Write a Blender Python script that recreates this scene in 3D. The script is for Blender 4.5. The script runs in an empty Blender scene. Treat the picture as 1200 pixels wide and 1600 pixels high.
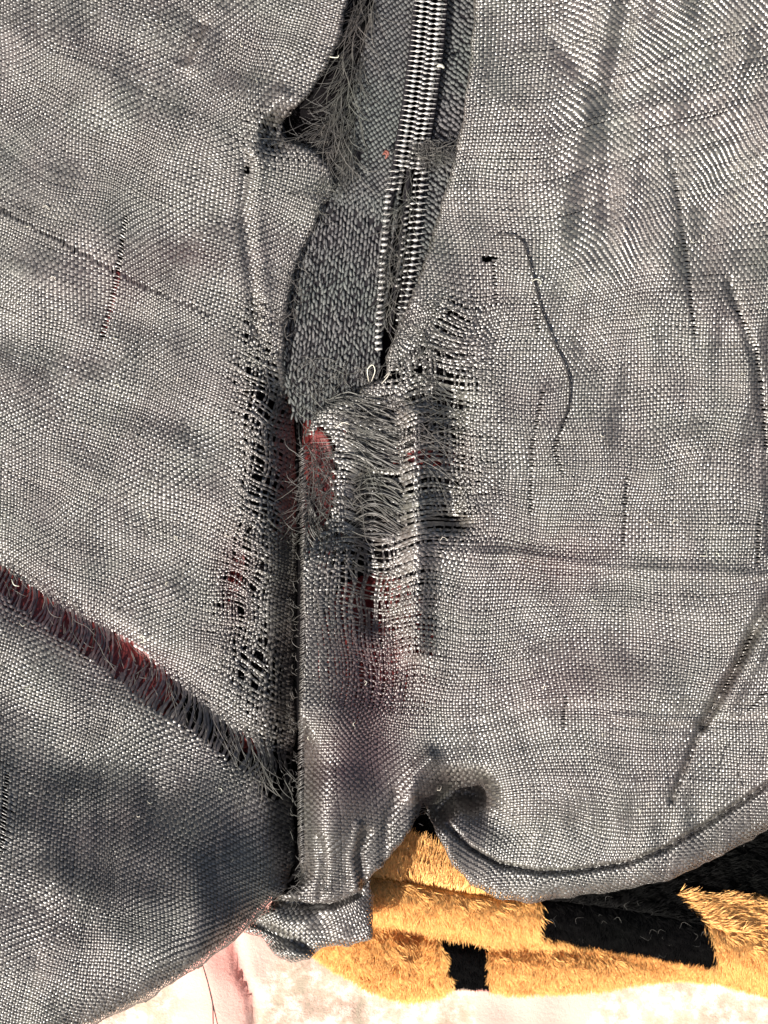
import bpy, math
import numpy as np
from mathutils import Vector

# ------------------------------------------------------------------ camera, world, sun
S = 0.01                       # one picture pixel (1200 x 1600) on the garment = 0.01 units
CAMZ = 46.0
scene = bpy.context.scene
cam_d = bpy.data.cameras.new('camera')
cam = bpy.data.objects.new('camera', cam_d)
scene.collection.objects.link(cam)
cam.location = (0, 0, CAMZ)
cam.rotation_euler = (0, 0, 0)
cam_d.sensor_fit = 'VERTICAL'
cam_d.sensor_height = 24
cam_d.lens = 24 * CAMZ / 16.0
cam_d.clip_start = 1
cam_d.clip_end = 500
cam_d.dof.use_dof = True
cam_d.dof.focus_distance = CAMZ - 0.1
cam_d.dof.aperture_fstop = 0.042 * 1000
scene.camera = cam

SUN_EL, SUN_AZ = 42.0, 222.0       # azimuth clockwise from +Y (top of the picture)
w = bpy.data.worlds.new('World'); scene.world = w; w.use_nodes = True
nt = w.node_tree
sky = nt.nodes.new('ShaderNodeTexSky'); sky.sky_type = 'NISHITA'; sky.sun_disc = False
sky.sun_elevation = math.radians(SUN_EL); sky.sun_rotation = math.radians(SUN_AZ)
sky.dust_density = 7.0; sky.air_density = 1.0; sky.ozone_density = 0.3
bg = nt.nodes['Background']; bg.inputs['Strength'].default_value = 0.075
nt.links.new(sky.outputs['Color'], bg.inputs['Color'])
sd = bpy.data.lights.new('sun', 'SUN'); sd.energy = 4.6; sd.angle = math.radians(0.6); sd.color = (1, 0.95, 0.88)
sun = bpy.data.objects.new('sun', sd); scene.collection.objects.link(sun)
a, e = math.radians(SUN_AZ), math.radians(SUN_EL)
sdir = Vector((math.sin(a) * math.cos(e), math.cos(a) * math.cos(e), math.sin(e)))
sun.rotation_euler = (-sdir).to_track_quat('-Z', 'Y').to_euler()
sun.location = sdir * 30
scene.view_settings.view_transform = 'Standard'
scene.view_settings.look = 'None'
scene.view_settings.exposure = 1.1
scene.view_settings.gamma = 1.0
scene.cycles.max_bounces = 6

rng = np.random.default_rng(7)
C = scene.collection

# ------------------------------------------------------------------ fields in picture pixels
GX0, GY0, GX1, GY1, GS = -120, -120, 1320, 1760, 2.0
gx = np.arange(GX0, GX1, GS); gy = np.arange(GY0, GY1, GS)
X, Y = np.meshgrid(gx, gy)

def smp(F, x, y):
    fx = np.clip((x - GX0) / GS, 0, F.shape[1] - 1.001); fy = np.clip((y - GY0) / GS, 0, F.shape[0] - 1.001)
    ix = fx.astype(np.int32); iy = fy.astype(np.int32); fx = fx - ix; fy = fy - iy
    return ((F[iy, ix] * (1 - fx) + F[iy, ix + 1] * fx) * (1 - fy) +
            (F[iy + 1, ix] * (1 - fx) + F[iy + 1, ix + 1] * fx) * fy)

def segdist(pts, x=None, y=None):
    x = X if x is None else x; y = Y if y is None else y
    d = np.full(x.shape, 1e9)
    for (x0, y0), (x1, y1) in zip(pts[:-1], pts[1:]):
        vx, vy = x1 - x0, y1 - y0
        t = np.clip(((x - x0) * vx + (y - y0) * vy) / (vx * vx + vy * vy), 0, 1)
        d = np.minimum(d, np.hypot(x - x0 - t * vx, y - y0 - t * vy))
    return d

def inside(poly, x=None, y=None):
    x = X if x is None else x; y = Y if y is None else y
    c = np.zeros(x.shape, bool); n = len(poly)
    for i in range(n):
        x0, y0 = poly[i]; x1, y1 = poly[(i + 1) % n]
        if y0 == y1: continue
        c ^= ((y0 > y) != (y1 > y)) & (x < (x1 - x0) * (y - y0) / (y1 - y0) + x0)
    return c

def sdf(poly, close=True):            # positive inside
    d = segdist(list(poly) + [poly[0]] if close else poly)
    return np.where(inside(poly), d, -d)

def sm(a, b, v):
    t = np.clip((v - a) / (b - a), 0, 1); return t * t * (3 - 2 * t)

def waves(seed, lam0, lam1, n=14, ang=None, spread=math.pi, x=None, y=None):
    r = np.random.default_rng(seed); x = X if x is None else x; y = Y if y is None else y
    o = np.zeros(x.shape)
    for _ in range(n):
        lam = math.exp(r.uniform(math.log(lam0), math.log(lam1)))
        th = (r.uniform(0, 2 * math.pi) if ang is None else ang + r.uniform(-spread, spread))
        o += np.sin((x * math.cos(th) + y * math.sin(th)) * 2 * math.pi / lam + r.uniform(0, 6.28)) * (lam / lam1) ** 0.6
    return o / math.sqrt(n)

def gau(cx, cy, rx, ry, rot=0.0):
    c, s = math.cos(math.radians(rot)), math.sin(math.radians(rot))
    dx, dy = X - cx, Y - cy
    return np.exp(-(((dx * c + dy * s) / rx) ** 2 + ((-dx * s + dy * c) / ry) ** 2))

def line(pts, w_):                     # soft ridge along a polyline
    return np.exp(-(segdist(pts) / w_) ** 2)

# ------------------------------------------------------------------ helpers for objects
def W(x, y, z):                        # picture pixel at height z (pixels) -> world
    f = 1.0 - z * S / CAMZ
    return np.stack([(x - 600) * S * f, (800 - y) * S * f, z * S], -1)

def P3(x, y, z):                       # plain plan coordinates
    return W(x, y, np.asarray(z) + 0 * x)

def mesh(name, V, F, mat, parent=None, smooth=True, attr=None, kind=None, label=None):
    V = np.asarray(V, np.float32).reshape(-1, 3); F = np.asarray(F, np.int32)
    me = bpy.data.meshes.new(name)
    k = F.shape[1]
    me.vertices.add(len(V)); me.vertices.foreach_set('co', V.ravel())
    me.loops.add(F.size); me.loops.foreach_set('vertex_index', F.ravel())
    me.polygons.add(len(F)); me.polygons.foreach_set('loop_start', np.arange(0, F.size, k, dtype=np.int32))
    me.polygons.foreach_set('loop_total', np.full(len(F), k, np.int32))
    if smooth: me.polygons.foreach_set('use_smooth', np.ones(len(F), bool))
    me.update(calc_edges=True)
    if attr is not None:
        for an, av in attr.items():
            if an == 'side':
                at = me.attributes.new(an, 'FLOAT_VECTOR', 'POINT'); at.data.foreach_set('vector', np.asarray(av, np.float32).ravel()); continue
            at = me.attributes.new(an, 'FLOAT', 'POINT'); at.data.foreach_set('value', np.asarray(av, np.float32).ravel())
    me.materials.append(mat)
    o = bpy.data.objects.new(name, me); C.objects.link(o)
    if parent: o.parent = parent
    if kind: o['kind'] = kind
    if label: o['label'] = label
    return o

def grid_faces(ni, nj, off=0):
    i, j = np.meshgrid(np.arange(ni - 1), np.arange(nj - 1), indexing='ij')
    a_ = (i * nj + j).ravel() + off
    return np.stack([a_, a_ + 1, a_ + nj + 1, a_ + nj], -1)

def thing(name, label, cat, loc=(0, 0, 0), group=None):
    o = bpy.data.objects.new(name, None); C.objects.link(o)
    o.empty_display_size = 0.2
    o.location = loc; o['label'] = label; o['category'] = cat
    if group: o['group'] = group
    return o

# ------------------------------------------------------------------ materials
def newmat(name):
    m = bpy.data.materials.new(name); m.use_nodes = True
    t = m.node_tree; return m, t, t.nodes['Principled BSDF']

def ramp(t, src, stops):
    r = t.nodes.new('ShaderNodeValToRGB')
    while len(r.color_ramp.elements) < len(stops): r.color_ramp.elements.new(0.5)
    for e_, (p, c) in zip(r.color_ramp.elements, stops):
        e_.position = p; e_.color = (*c, 1)
    t.links.new(src, r.inputs['Fac']); return r.outputs['Color']

def noise(t, scale, detail=3, rough=0.5):
    tc = t.nodes.new('ShaderNodeNewGeometry')
    n = t.nodes.new('ShaderNodeTexNoise'); n.inputs['Scale'].default_value = scale
    n.inputs['Detail'].default_value = detail; n.inputs['Roughness'].default_value = rough
    t.links.new(tc.outputs['Position'], n.inputs['Vector']); return n.outputs['Fac']

def mixc(t, a_, b_, f, mode='MIX'):
    m = t.nodes.new('ShaderNodeMix'); m.data_type = 'RGBA'; m.blend_type = mode
    for s_, v in ((m.inputs[6], a_), (m.inputs[7], b_), (m.inputs[0], f)):
        if hasattr(v, 'node'): t.links.new(v, s_)
        else: s_.default_value = v if isinstance(v, float) else (*v, 1)
    return m.outputs[2]

def yarn_mat(name, dark, light, r0, r1, spec=0.5, tint=((0.93, 1.0, 0.93), (1.03, 0.965, 0.965)), fil=160, aniso=0.0, coat=0.0):
    m, t, b = newmat(name)
    at = t.nodes.new('ShaderNodeAttribute'); at.attribute_name = 'rnd'
    col = ramp(t, at.outputs['Fac'], [(0, dark), (1, light)])
    big = ramp(t, noise(t, 0.9, 3), [(0.35, tint[0]), (0.65, tint[1])])
    c = mixc(t, col, big, 1.0, 'MULTIPLY')
    fine = ramp(t, noise(t, fil, 2), [(0.3, (0.6, 0.6, 0.6)), (0.7, (1.3, 1.3, 1.3))])
    c = mixc(t, c, fine, 1.0, 'MULTIPLY')
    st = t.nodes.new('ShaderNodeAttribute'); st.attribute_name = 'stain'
    c = mixc(t, c, (0.085, 0.030, 0.034), st.outputs['Fac'])  # maroon painted in for red light coming through the weave
    t.links.new(c, b.inputs['Base Color'])
    mr = t.nodes.new('ShaderNodeMapRange'); mr.inputs['To Min'].default_value = r0; mr.inputs['To Max'].default_value = r1
    t.links.new(noise(t, fil * 0.5, 2), mr.inputs['Value']); t.links.new(mr.outputs['Result'], b.inputs['Roughness'])
    b.inputs['Specular IOR Level'].default_value = spec
    if aniso:
        sa = t.nodes.new('ShaderNodeAttribute'); sa.attribute_name = 'side'
        t.links.new(sa.outputs['Vector'], b.inputs['Tangent']); b.inputs['Anisotropic'].default_value = aniso
        b.inputs['Coat Weight'].default_value = coat; b.inputs['Coat Roughness'].default_value = 0.24; b.inputs['Coat IOR'].default_value = 1.5
    return m

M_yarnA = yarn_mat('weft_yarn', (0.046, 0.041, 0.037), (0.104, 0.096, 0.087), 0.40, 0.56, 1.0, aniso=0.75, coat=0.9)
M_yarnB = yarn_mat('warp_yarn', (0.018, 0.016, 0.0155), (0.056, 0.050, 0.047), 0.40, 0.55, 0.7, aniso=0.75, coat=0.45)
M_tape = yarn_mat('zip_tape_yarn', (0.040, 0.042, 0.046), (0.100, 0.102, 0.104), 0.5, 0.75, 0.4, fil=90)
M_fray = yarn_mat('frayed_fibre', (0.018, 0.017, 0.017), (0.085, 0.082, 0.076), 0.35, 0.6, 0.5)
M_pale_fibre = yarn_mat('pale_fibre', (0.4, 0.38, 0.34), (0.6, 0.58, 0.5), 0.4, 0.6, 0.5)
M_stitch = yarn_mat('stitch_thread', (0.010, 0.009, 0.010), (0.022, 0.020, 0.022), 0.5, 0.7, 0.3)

def simple(name, col, rough, spec=0.5, metal=0.0, var=None, scale=6.0, bump=None):
    m, t, b = newmat(name)
    b.inputs['Roughness'].default_value = rough; b.inputs['Specular IOR Level'].default_value = spec
    b.inputs['Metallic'].default_value = metal
    if var: t.links.new(ramp(t, noise(t, scale, 5, 0.6), [(0.3, col), (0.7, var)]), b.inputs['Base Color'])
    else: b.inputs['Base Color'].default_value = (*col, 1)
    if bump:
        bn = t.nodes.new('ShaderNodeBump'); bn.inputs['Strength'].default_value = bump[1]; bn.inputs['Distance'].default_value = 0.02
        t.links.new(noise(t, bump[0], 4, 0.65), bn.inputs['Height']); t.links.new(bn.outputs['Normal'], b.inputs['Normal'])
    return m

M_tooth = simple('zip_tooth_metal', (0.16, 0.155, 0.15), 0.34, 0.8, 0.3, (0.50, 0.49, 0.47), 14, (60, 0.4))
M_core = simple('zip_cord', (0.008, 0.007, 0.009), 0.8, 0.2)
M_red = simple('red_lining', (0.13, 0.022, 0.019), 0.42, 0.3, 0, (0.075, 0.012, 0.013), 3.0, (25, 0.35))
M_under = simple('black_lining', (0.003, 0.003, 0.003), 0.9, 0.05, 0, (0.006, 0.005, 0.006), 8, (60, 0.5))  # near-black colour standing in for deep shade behind the cloth

# ================================================================== GARMENT
garment = thing('garment', 'worn black woven garment with a broken zip, frayed holes and a red lining showing through', 'garment')

# outlines -----------------------------------------------------------
HEM_L = [(552, -200), (545, 0), (530, 68), (508, 112), (480, 148), (458, 166), (441, 194), (448, 214), (480, 226), (518, 262),
         (522, 292), (500, 332), (477, 380), (458, 430), (446, 500), (442, 560), (457, 640), (463, 700), (463, 900), (459, 1100),
         (457, 1250), (459, 1350), (448, 1388), (420, 1415), (380, 1455), (310, 1512), (230, 1562), (150, 1602), (60, 1640), (-200, 1720)]
LEFT = [(-400, -400), (1600, -400), (1600, 2000), (-400, 2000)]
HEM_R = [(1420, 1180), (1200, 1297), (1130, 1335), (1050, 1373), (960, 1393), (870, 1403), (825, 1411), (775, 1402), (735, 1382),
         (707, 1350), (692, 1320), (678, 1292), (670, 1268), (664, 1252), (656, 1265), (646, 1290), (627, 1320), (600, 1350),
         (579, 1370), (562, 1392), (527, 1409), (490, 1413), (466, 1404), (470, 1340),
         (471, 1250), (473, 1100), (477, 900), (473, 760), (468, 690), (500, 640), (560, 612), (604, 590), (604, 556), (632, 490), (662, 412),
         (686, 335), (706, 262), (723, 190), (735, 90), (742, 0), (748, -200)]
HOLE = [(462, 690), (505, 660), (520, 690), (524, 730), (522, 790), (506, 832), (484, 852), (462, 860)]
SEAM = [(440, 540), (458, 640), (466, 700), (469, 900), (465, 1100), (462, 1250), (466, 1360)]
TEAR = [(-80, 812), (0, 882), (60, 925), (120, 962), (180, 997), (230, 1035), (290, 1078), (340, 1120), (395, 1160), (450, 1190)]

sideL = HEM_L + [(-300, 1720), (-300, -200)]
sideR = HEM_R + [(1420, -200)]
# heights ------------------------------------------------------------
HL = waves(3, 120, 420, 16) * 7 + waves(4, 50, 110, 12) * 1.6
HL += -42 * line(SEAM, 34) * sm(520, 640, Y)
HL += 18 * gau(60, 1040, 260, 60, 38) - 10 * line(TEAR, 26)
HL += -10 * gau(300, 1240, 220, 110, 30) + 14 * gau(70, 1500, 260, 90, -25) + 16 * gau(360, 1390, 160, 60, -38)
HL += 135 * sm(0, 560, Y - 1000 - 0.35 * (X - 200)) * sm(470, 300, X)
HL += 20 * gau(410, 640, 28, 90, 5) * 0.6 + 16 * gau(400, 800, 40, 120)
HL += -26 * gau(436, 206, 34, 26, -40) + 8 * line([(440, 150), (405, 190), (400, 240)], 14) - 5 * line([(388, 250), (380, 330), (392, 430), (400, 520)], 9) + 3 * line([(408, 260), (402, 330), (412, 430), (420, 520)], 10)
HL += 8 * line([(345, 20), (300, 100)], 16) - 8 * line([(312, 40), (290, 90)], 12)
HL += 6 * line([(110, 1480), (40, 1600)], 22) - 5 * line([(60, 1500), (30, 1610)], 16)
HR = waves(11, 140, 420, 16) * 6 + waves(12, 60, 120, 10) * 1.4
HR += -2.5 * line([(1046, 230), (1066, 350), (1075, 420), (1092, 540)], 9) - 5 * line([(1140, 440), (1180, 560), (1200, 700), (1204, 860)], 8) - 4 * line([(985, 20), (955, 140), (948, 320), (962, 420)], 14) - 3 * line([(850, 40), (925, 130), (935, 190)], 14)
HR += -10 * line([(1240, 880), (1190, 960), (1150, 1040), (1100, 1130)], 9) + 8 * line([(1240, 930), (1190, 1010), (1140, 1100)], 14)
HR += waves(13, 40, 110, 18, ang=0.22, spread=0.14) * 3.6 * 1.0 * sm(820, 960, X) * sm(900, 500, Y)
HR += -34 * line([(468, 560), (470, 900), (466, 1360)], 9 + 14 * sm(1100, 1200, Y)) * (1 - sm(790, 850, Y) * sm(1180, 1110, Y))
HR += 56 * sm(650, 440, X) * sm(800, 880, Y) * sm(1200, 1100, Y)
HR += 26 * line([(648, 650), (652, 800), (648, 1010)], 24) - 20 * line([(705, 620), (712, 740), (705, 810)], 22) - 26 * line([(578, 760), (578, 860), (586, 970)], 22)

HR += -16 * gau(590, 1060, 60, 90) + 58 * gau(516, 1250, 58, 115, 8)
HR += 6 * line([(556, 1392), (548, 1340), (560, 1290)], 7) - 9 * line([(570, 1380), (562, 1335), (574, 1300)], 6) - 7 * line([(500, 1400), (506, 1350), (498, 1310)], 7) - 6 * line([(600, 1345), (604, 1290), (620, 1240)], 8)
HR += 12 * line([(642, 1240), (652, 1205), (672, 1185)], 14)
HR += -80 * line([(742, 1238), (706, 1236), (682, 1262)], 24) - 20 * gau(760, 1270, 60, 30, 35)
HR += 2.6 * line([(690, 862), (820, 868), (960, 890), (1200, 900)], 8) - 1.2 * line([(720, 835), (840, 850), (1200, 882)], 10)
HR += -15 * gau(715, 815, 26, 14) - 4 * line([(870, 690), (800, 740), (720, 800)], 16)
HR += 3 * line([(960, 1118), (1080, 1125), (1240, 1100)], 6) - 2 * line([(960, 1132), (1080, 1140), (1240, 1118)], 7)
HEMLINE = [(1240, 1205), (1200, 1225), (1150, 1258), (1100, 1290), (1040, 1325), (980, 1348), (900, 1360), (840, 1362), (780, 1350), (735, 1325), (700, 1290)]
HR += -9 * line(HEMLINE, 4.5) + 3 * line([(x, y + 22) for x, y in HEMLINE], 18)
HR += waves(15, 26, 60, 12, ang=0.5, spread=0.6) * 0.8 * line([(x, y - 20) for x, y in HEMLINE], 46)
HR += -0.16 * np.clip(Y - 1090, 0, 300) * sm(640, 760, X)
HR += 14 * gau(900, 1230, 200, 60) - 9 * gau(1010, 1010, 120, 40)
HR += -7 * line([(1178, 990), (1130, 1080), (1090, 1150), (1050, 1250)], 5)
HR += 2.5 * waves(16, 40, 90, 10, ang=0.0, spread=0.6) * gau(960, 1290, 200, 40, -10)

def blurk(F, n=1):
    for _ in range(n):
        F = (F + np.roll(F, 1, 0) + np.roll(F, -1, 0)) / 3; F = (F + np.roll(F, 1, 1) + np.roll(F, -1, 1)) / 3
    return F

# looseness / removal fields -----------------------------------------
def ladder(segs, wd): return sum((segdist(s) < wd) for s in segs).astype(float)
# left: A runs down to the right, B nearly vertical
tw = np.interp(X, [-100, 0, 100, 200, 240, 300, 450], [14, 18, 22, 30, 32, 22, 26])
tearD = segdist([(x, y + np.interp(x, [-80, 0, 230, 340, 450], [20, 22, 26, 26, 22])) for x, y in TEAR])
loL = np.clip(gau(405, 620, 34, 62, -10) + gau(410, 760, 30, 60, 0) + 0.8 * gau(380, 900, 34, 90, 20) + 0.9 * gau(395, 1040, 50, 40, 40)
              + 0.8 * gau(400, 500, 26, 50) + 0.6 * gau(430, 215, 60, 40) + 0.9 * np.exp(-(tearD / 26) ** 2) + 0.55 * line([(408, 560), (402, 800), (385, 920), (400, 1080), (432, 1190)], 30), 0, 1)
remLA = 0.22 * line([(412, 840), (415, 960), (425, 1060), (436, 1150)], 22) + 1.6 * (tearD < tw * 0.95) + 0.62 * gau(407, 625, 26, 48, -12) + 0.45 * gau(412, 770, 22, 40) + 0.5 * gau(425, 1215, 40, 22, 35)
remLA += 1.5 * ladder([[(-60, 300), (0, 328), (110, 385), (220, 446), (330, 492)]], 2.6)
remLB = 0.60 * gau(407, 625, 26, 48, -12) + 0.5 * gau(412, 770, 24, 44) + 0.55 * gau(375, 900, 24, 70, 20) + 0.5 * gau(390, 1035, 36, 26, 40)
remLB += 0.95 * gau(212, 1014, 44, 32) * (tearD < tw)
remLB += 1.5 * ladder([[(196, 340), (188, 400), (180, 450), (160, 525)]], 3.4) + 0.35 * gau(215, 1010, 30, 25)
remLB += 1.5 * ladder([[(10, 1210), (2, 1330)], [(22, 1240), (10, 1330)]], 3)
for cx, cy, r_ in ((388, 268, 4), (398, 300, 2.5), (560, 245, 5), (425, 1230, 9), (437, 1222, 9)):
    h_ = 1.5 * gau(cx, cy, r_, r_ * 1.8); remLA += h_; remLB += h_
# right: A horizontal, B vertical
loR = np.clip(0.9 * gau(640, 690, 100, 110) + 0.8 * gau(560, 880, 90, 100) + 0.7 * gau(700, 540, 55, 90, 25) + 0.5 * gau(720, 780, 40, 60)
              + 0.5 * gau(600, 1050, 80, 60) + 0.35 * gau(640, 960, 60, 70), 0, 1)
remRB = 0.9 * gau(560, 690, 52, 60) + 0.85 * gau(570, 790, 46, 70) + 0.5 * gau(575, 900, 40, 70) + 0.5 * gau(700, 520, 34, 50, 30) \
    + 0.7 * gau(712, 600, 30, 50) + 0.5 * gau(660, 640, 40, 40) + 0.55 * gau(650, 715, 30, 14) + 0.8 * gau(700, 812, 38, 12) + 0.45 * gau(640, 830, 60, 80)
LADS = ([[(848, 612), (842, 640), (831, 700), (829, 800)], [(771, 400), (775, 470)], [(979, 745), (976, 800), (973, 850)], [(1053, 262), (1062, 330), (1075, 420), (1085, 525)],
                 [(1150, 480), (1180, 540), (1192, 620), (1197, 700)], [(1186, 800), (1184, 882)], [(889, 640), (866, 700), (880, 740)], [(836, 470), (840, 520)],
                 [(1178, 985), (1160, 1025), (1130, 1080)], [(884, 1090), (880, 1140)], [(1198, 1080), (1170, 1110)]])
LADR = 0.7 * ladder(LADS, 3.6)
remRB += ladder(LADS, 2.8)
remRA = 0.28 * gau(600, 700, 90, 60) + 0.34 * gau(540, 925, 55, 60) + 0.45 * gau(590, 935, 26, 36) + 0.5 * gau(600, 870, 40, 10) + 0.35 * gau(710, 600, 40, 40) + 0.6 * gau(685, 570, 16, 14) + 0.8 * gau(640, 562, 14, 12)
remRA += 0.45 * gau(655, 712, 22, 12) + 0.5 * gau(700, 818, 30, 7) + 0.6 * gau(770, 405, 14, 4)
for cx, cy, r_ in ((702, 488, 6), (760, 405, 6), (655, 578, 8), (618, 586, 8)):
    h_ = 1.2 * gau(cx, cy, r_, r_); remRA += h_; remRB += h_


remLA = np.where(remLA < 1.2, np.minimum(remLA, 0.58), remLA); remLB = np.where(remLB < 1.2, np.minimum(remLB, 0.58 + 0.27 * gau(212, 1014, 50, 40)), remLB)
# thin threads where the red shows through
thinR = 0.30 * gau(585, 1050, 70, 110) + 0.25 * gau(860, 880, 60, 40)
thinL = 0.35 * gau(365, 900, 30, 80) + 0.5 * ladder([[(196, 340), (188, 400), (180, 450), (160, 525)], [(10, 1210), (2, 1330)]], 5)
thinR = thinR + 0.5 * LADR

# planar displacement of the thread lattice ----------------------------
def disp_left(x, y):
    dx = smp(DLX, x, y); dy = smp(DLY, x, y); return x + dx, y + dy
DLX = waves(21, 150, 420, 14) * 11 + waves(22, 50, 120, 12) * 1.5
DLY = waves(23, 150, 420, 14) * 11 + waves(24, 50, 120, 12) * 1.5
# threads crossing the tear bow sideways
DLX += 12 * np.exp(-((tearD) / 26) ** 2) * sm(-60, 20, X)
# weave pulled round the hole beside the zip
def swirl(cx, cy, r, amt):
    g = gau(cx, cy, r, r); return -(Y - cy) * g * amt, (X - cx) * g * amt
for cx, cy, r_, am in ((430, 200, 80, -0.45), (415, 640, 46, 0.35), (410, 770, 40, -0.3), (395, 910, 46, 0.3)):
    u, v = swirl(cx, cy, r_, am); DLX += u; DLY += v
DRX = waves(31, 160, 420, 14) * 8 + waves(32, 50, 120, 12) * 1.4
DRY = waves(33, 160, 420, 14) * 8 + waves(34, 50, 120, 12) * 1.4
DRY += -0.55 * (X - 800) * sm(800, 900, X) * sm(760, -200, Y)         # weft climbs to the right near the top
DRX += 0.22 * (Y - 700) * sm(1000, 300, Y) * sm(700, 950, X) * -0.4
DRY += 15 * np.sin((X - 560) / 26.0) * gau(600, 800, 110, 190)                      # sagging loose wefts
DRY += -10 * np.sin((X - 600) / 40.0) * gau(600, 640, 110, 60)
for cx, cy, r_, am in ((700, 500, 50, 0.5), (715, 805, 60, -0.3), (650, 560, 40, -0.4), (790, 900, 120, 0.12), (800, 1180, 170, -0.22), (900, 1340, 120, 0.25)):
    u, v = swirl(cx, cy, r_, am); DRX += u; DRY += v
def disp_right(x, y): return x + smp(DRX, x, y), y + smp(DRY, x, y)

def noise1(n, k, lam, amp, r):         # per-thread one-dimensional wander, n threads, k samples
    m = max(4, int(k / lam) + 4)
    kn = r.normal(0, 1, (n, m)); u = np.linspace(0, m - 3.001, k); i = u.astype(int); f = u - i
    f = f * f * (3 - 2 * f)
    return amp * (kn[:, i] * (1 - f) + kn[:, i + 1] * f)

def weave(name, org, ea, eb, na, nb, pitch, disp, H, out, hem, remA, remB, loose, thin, parent, seed,
          R=18.0, z0=0.0, hole=None, face=None, sub=3, hw=2.5, amp=1.05, fray=7.0, matA=None, matB=None, label=None, thmax=1.9):
    """plain weave of real ribbons: A threads run along ea, B threads along eb (picture pixels)"""
    r = np.random.default_rng(seed)
    ea = np.array(ea, float); eb = np.array(eb, float)
    OUT = sdf(out) if not hole else -sdf(hole)
    Rf = R
    if hem is not None:
        hp, side = hem
        HS = segdist(hp); HS = np.where(inside(side), HS, -HS) + waves(77, 14, 70, 14) * 2.4 + waves(78, 90, 200, 8) * 2.5 * sm(540, 500, X) * sm(520, 480, X); HSb = blurk(HS, 2)
        gyv, gxv = np.gradient(HSb, GS); gl = np.hypot(gxv, gyv) + 1e-6; gxv /= gl; gyv /= gl
    res = []
    for sysn in (0, 1):
        nt_, nl = (nb, na) if sysn == 0 else (na, nb)
        k = np.arange(nl[0] * sub, nl[1] * sub + 1); j = np.arange(nt_[0], nt_[1])
        n, K = len(j), len(k)
        # gaps open up a little between groups of threads
        jj = j[:, None] + 0.0 * k[None, :]; kk = k[None, :] / sub + 0.0 * jj
        wob = noise1(n, K, sub * 9, 1.0, r)
        s, t_ = (kk, jj) if sysn == 0 else (jj, kk)
        x = org[0] + pitch * (s * ea[0] + t_ * eb[0]); y = org[1] + pitch * (s * ea[1] + t_ * eb[1])
        x, y = disp(x, y)
        lo = smp(loose, x, y)
        pv = eb if sysn == 0 else ea
        ph = noise1(1, K, sub * 16, 1.6, r) + noise1(n, K, sub * 10, 0.5, r)
        bun = np.sin(jj * 2 * np.pi / 4.3 + ph) * 2.6 + np.sin(jj * 2 * np.pi / 9.1 + 1.7 * ph) * 3.0
        wa = wob * (0.5 + 2.6 * lo) + bun * lo
        x = x + pv[0] * wa; y = y + pv[1] * wa
        alive_len = smp(OUT, x, y) + noise1(n, K, sub * 200, fray * 0.5, r) + r.exponential(fray * 0.6, (n, 1)) - fray * 0.5
        alive = alive_len > 0
        rem = smp(remA if sysn == 0 else remB, x, y)
        uu = r.uniform(0, 1, (n, 1)); odd = (j % 2)[:, None]
        alive &= rem < np.where(odd == 1, 0.10 + 0.40 * uu, 0.62 + 0.38 * uu) + noise1(n, K, sub * 14, 0.03, r)
        drop = 0.0; th = np.zeros_like(x)
        if hem is not None:
            R = smp(Rf, x, y) if not np.isscalar(Rf) else Rf
            d = smp(HS, x, y); nx = smp(gxv, x, y); ny = smp(gyv, x, y)
            th = np.clip((R - d) / R, 0, 9)
            nd = np.where(th > 0, R - R * np.sin(np.minimum(th, 3)), d)
            x = x + nx * (nd - d); y = y + ny * (nd - d)
            drop = R * (1 - np.cos(np.minimum(th, 3)))
            alive &= (th < thmax)
        par = np.where((j % 2)[:, None] == 0, 1.0, -1.0)
        wav = np.cos(np.pi * kk) * par * (1 if sysn == 0 else -1)
        if sysn == 1: wav = -np.cos(np.pi * kk) * par
        wav = np.sign(wav) * np.abs(wav) ** 0.8
        wav = wav * (1 + noise1(n, K, sub * 1.0, 0.22, r)) * np.clip(smp(SLK, x, y), 0.45, 1.5)
        am = amp * (1 + 0.5 * lo) * (1 - 0.85 * np.clip(smp(remB if sysn == 0 else remA, x, y) * 1.1, 0, 1))
        z = smp(H, x, y) - drop + z0 + am * wav + lo * noise1(n, K, sub * 7, 2.2, r)
        # side vectors
        tx = np.gradient(x, axis=1); ty = np.gradient(y, axis=1); tl = np.hypot(tx, ty) + 1e-6
        px, py = -ty / tl, tx / tl
        tz = np.gradient(smp(H, x, y) - drop, axis=1)
        foreshort = np.clip(tl / np.hypot(tl, tz), 0.3, 1)
        wd = hw * (1 - smp(thin, x, y)) * (1 - 0.30 * lo) * (0.86 + 0.14 * wav) * (1 + r.normal(0, 0.10, (n, 1)) + noise1(n, K, sub * 5, 0.08, r))
        if hem is not None:                                  # threads running along the rolled edge tilt with it
            ndot = np.abs(px * nx + py * ny); wd_xy = wd * (1 - ndot * (1 - np.clip(np.cos(np.minimum(th, 1.5)), 0.34, 1)))
        else: wd_xy = wd; 
        sxp = np.gradient(x, axis=0); syp = np.gradient(y, axis=0)
        space = np.abs(sxp * px + syp * py) / pitch
        fc = smp(face, x, y) if face is not None else 0.0
        fcs = fc if sysn == 0 else -fc
        kw = np.where(lo < 0.25, np.clip(space, 0.6, 1.2), 1.0) * (1 + 0.26 * fcs)
        wd = wd * kw; wd_xy = wd_xy * kw; z = z + 0.8 * fcs
        cols = []
        for q, up in ((-1, 0), (0, 0.85), (1, 0)):
            xs = x + px * wd_xy * q; ys = y + py * wd_xy * q
            zs = z + (smp(H, xs, ys) - smp(H, x, y)) + up
            if hem is not None: zs = zs + q * (px * nx + py * ny) * wd * np.sin(np.minimum(th, 1.7))
            cols.append(P3(xs, ys, zs))
        V = np.stack(cols, 2)                                # n,K,3,3
        idx = (np.arange(n * K * 3)).reshape(n, K, 3)
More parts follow.
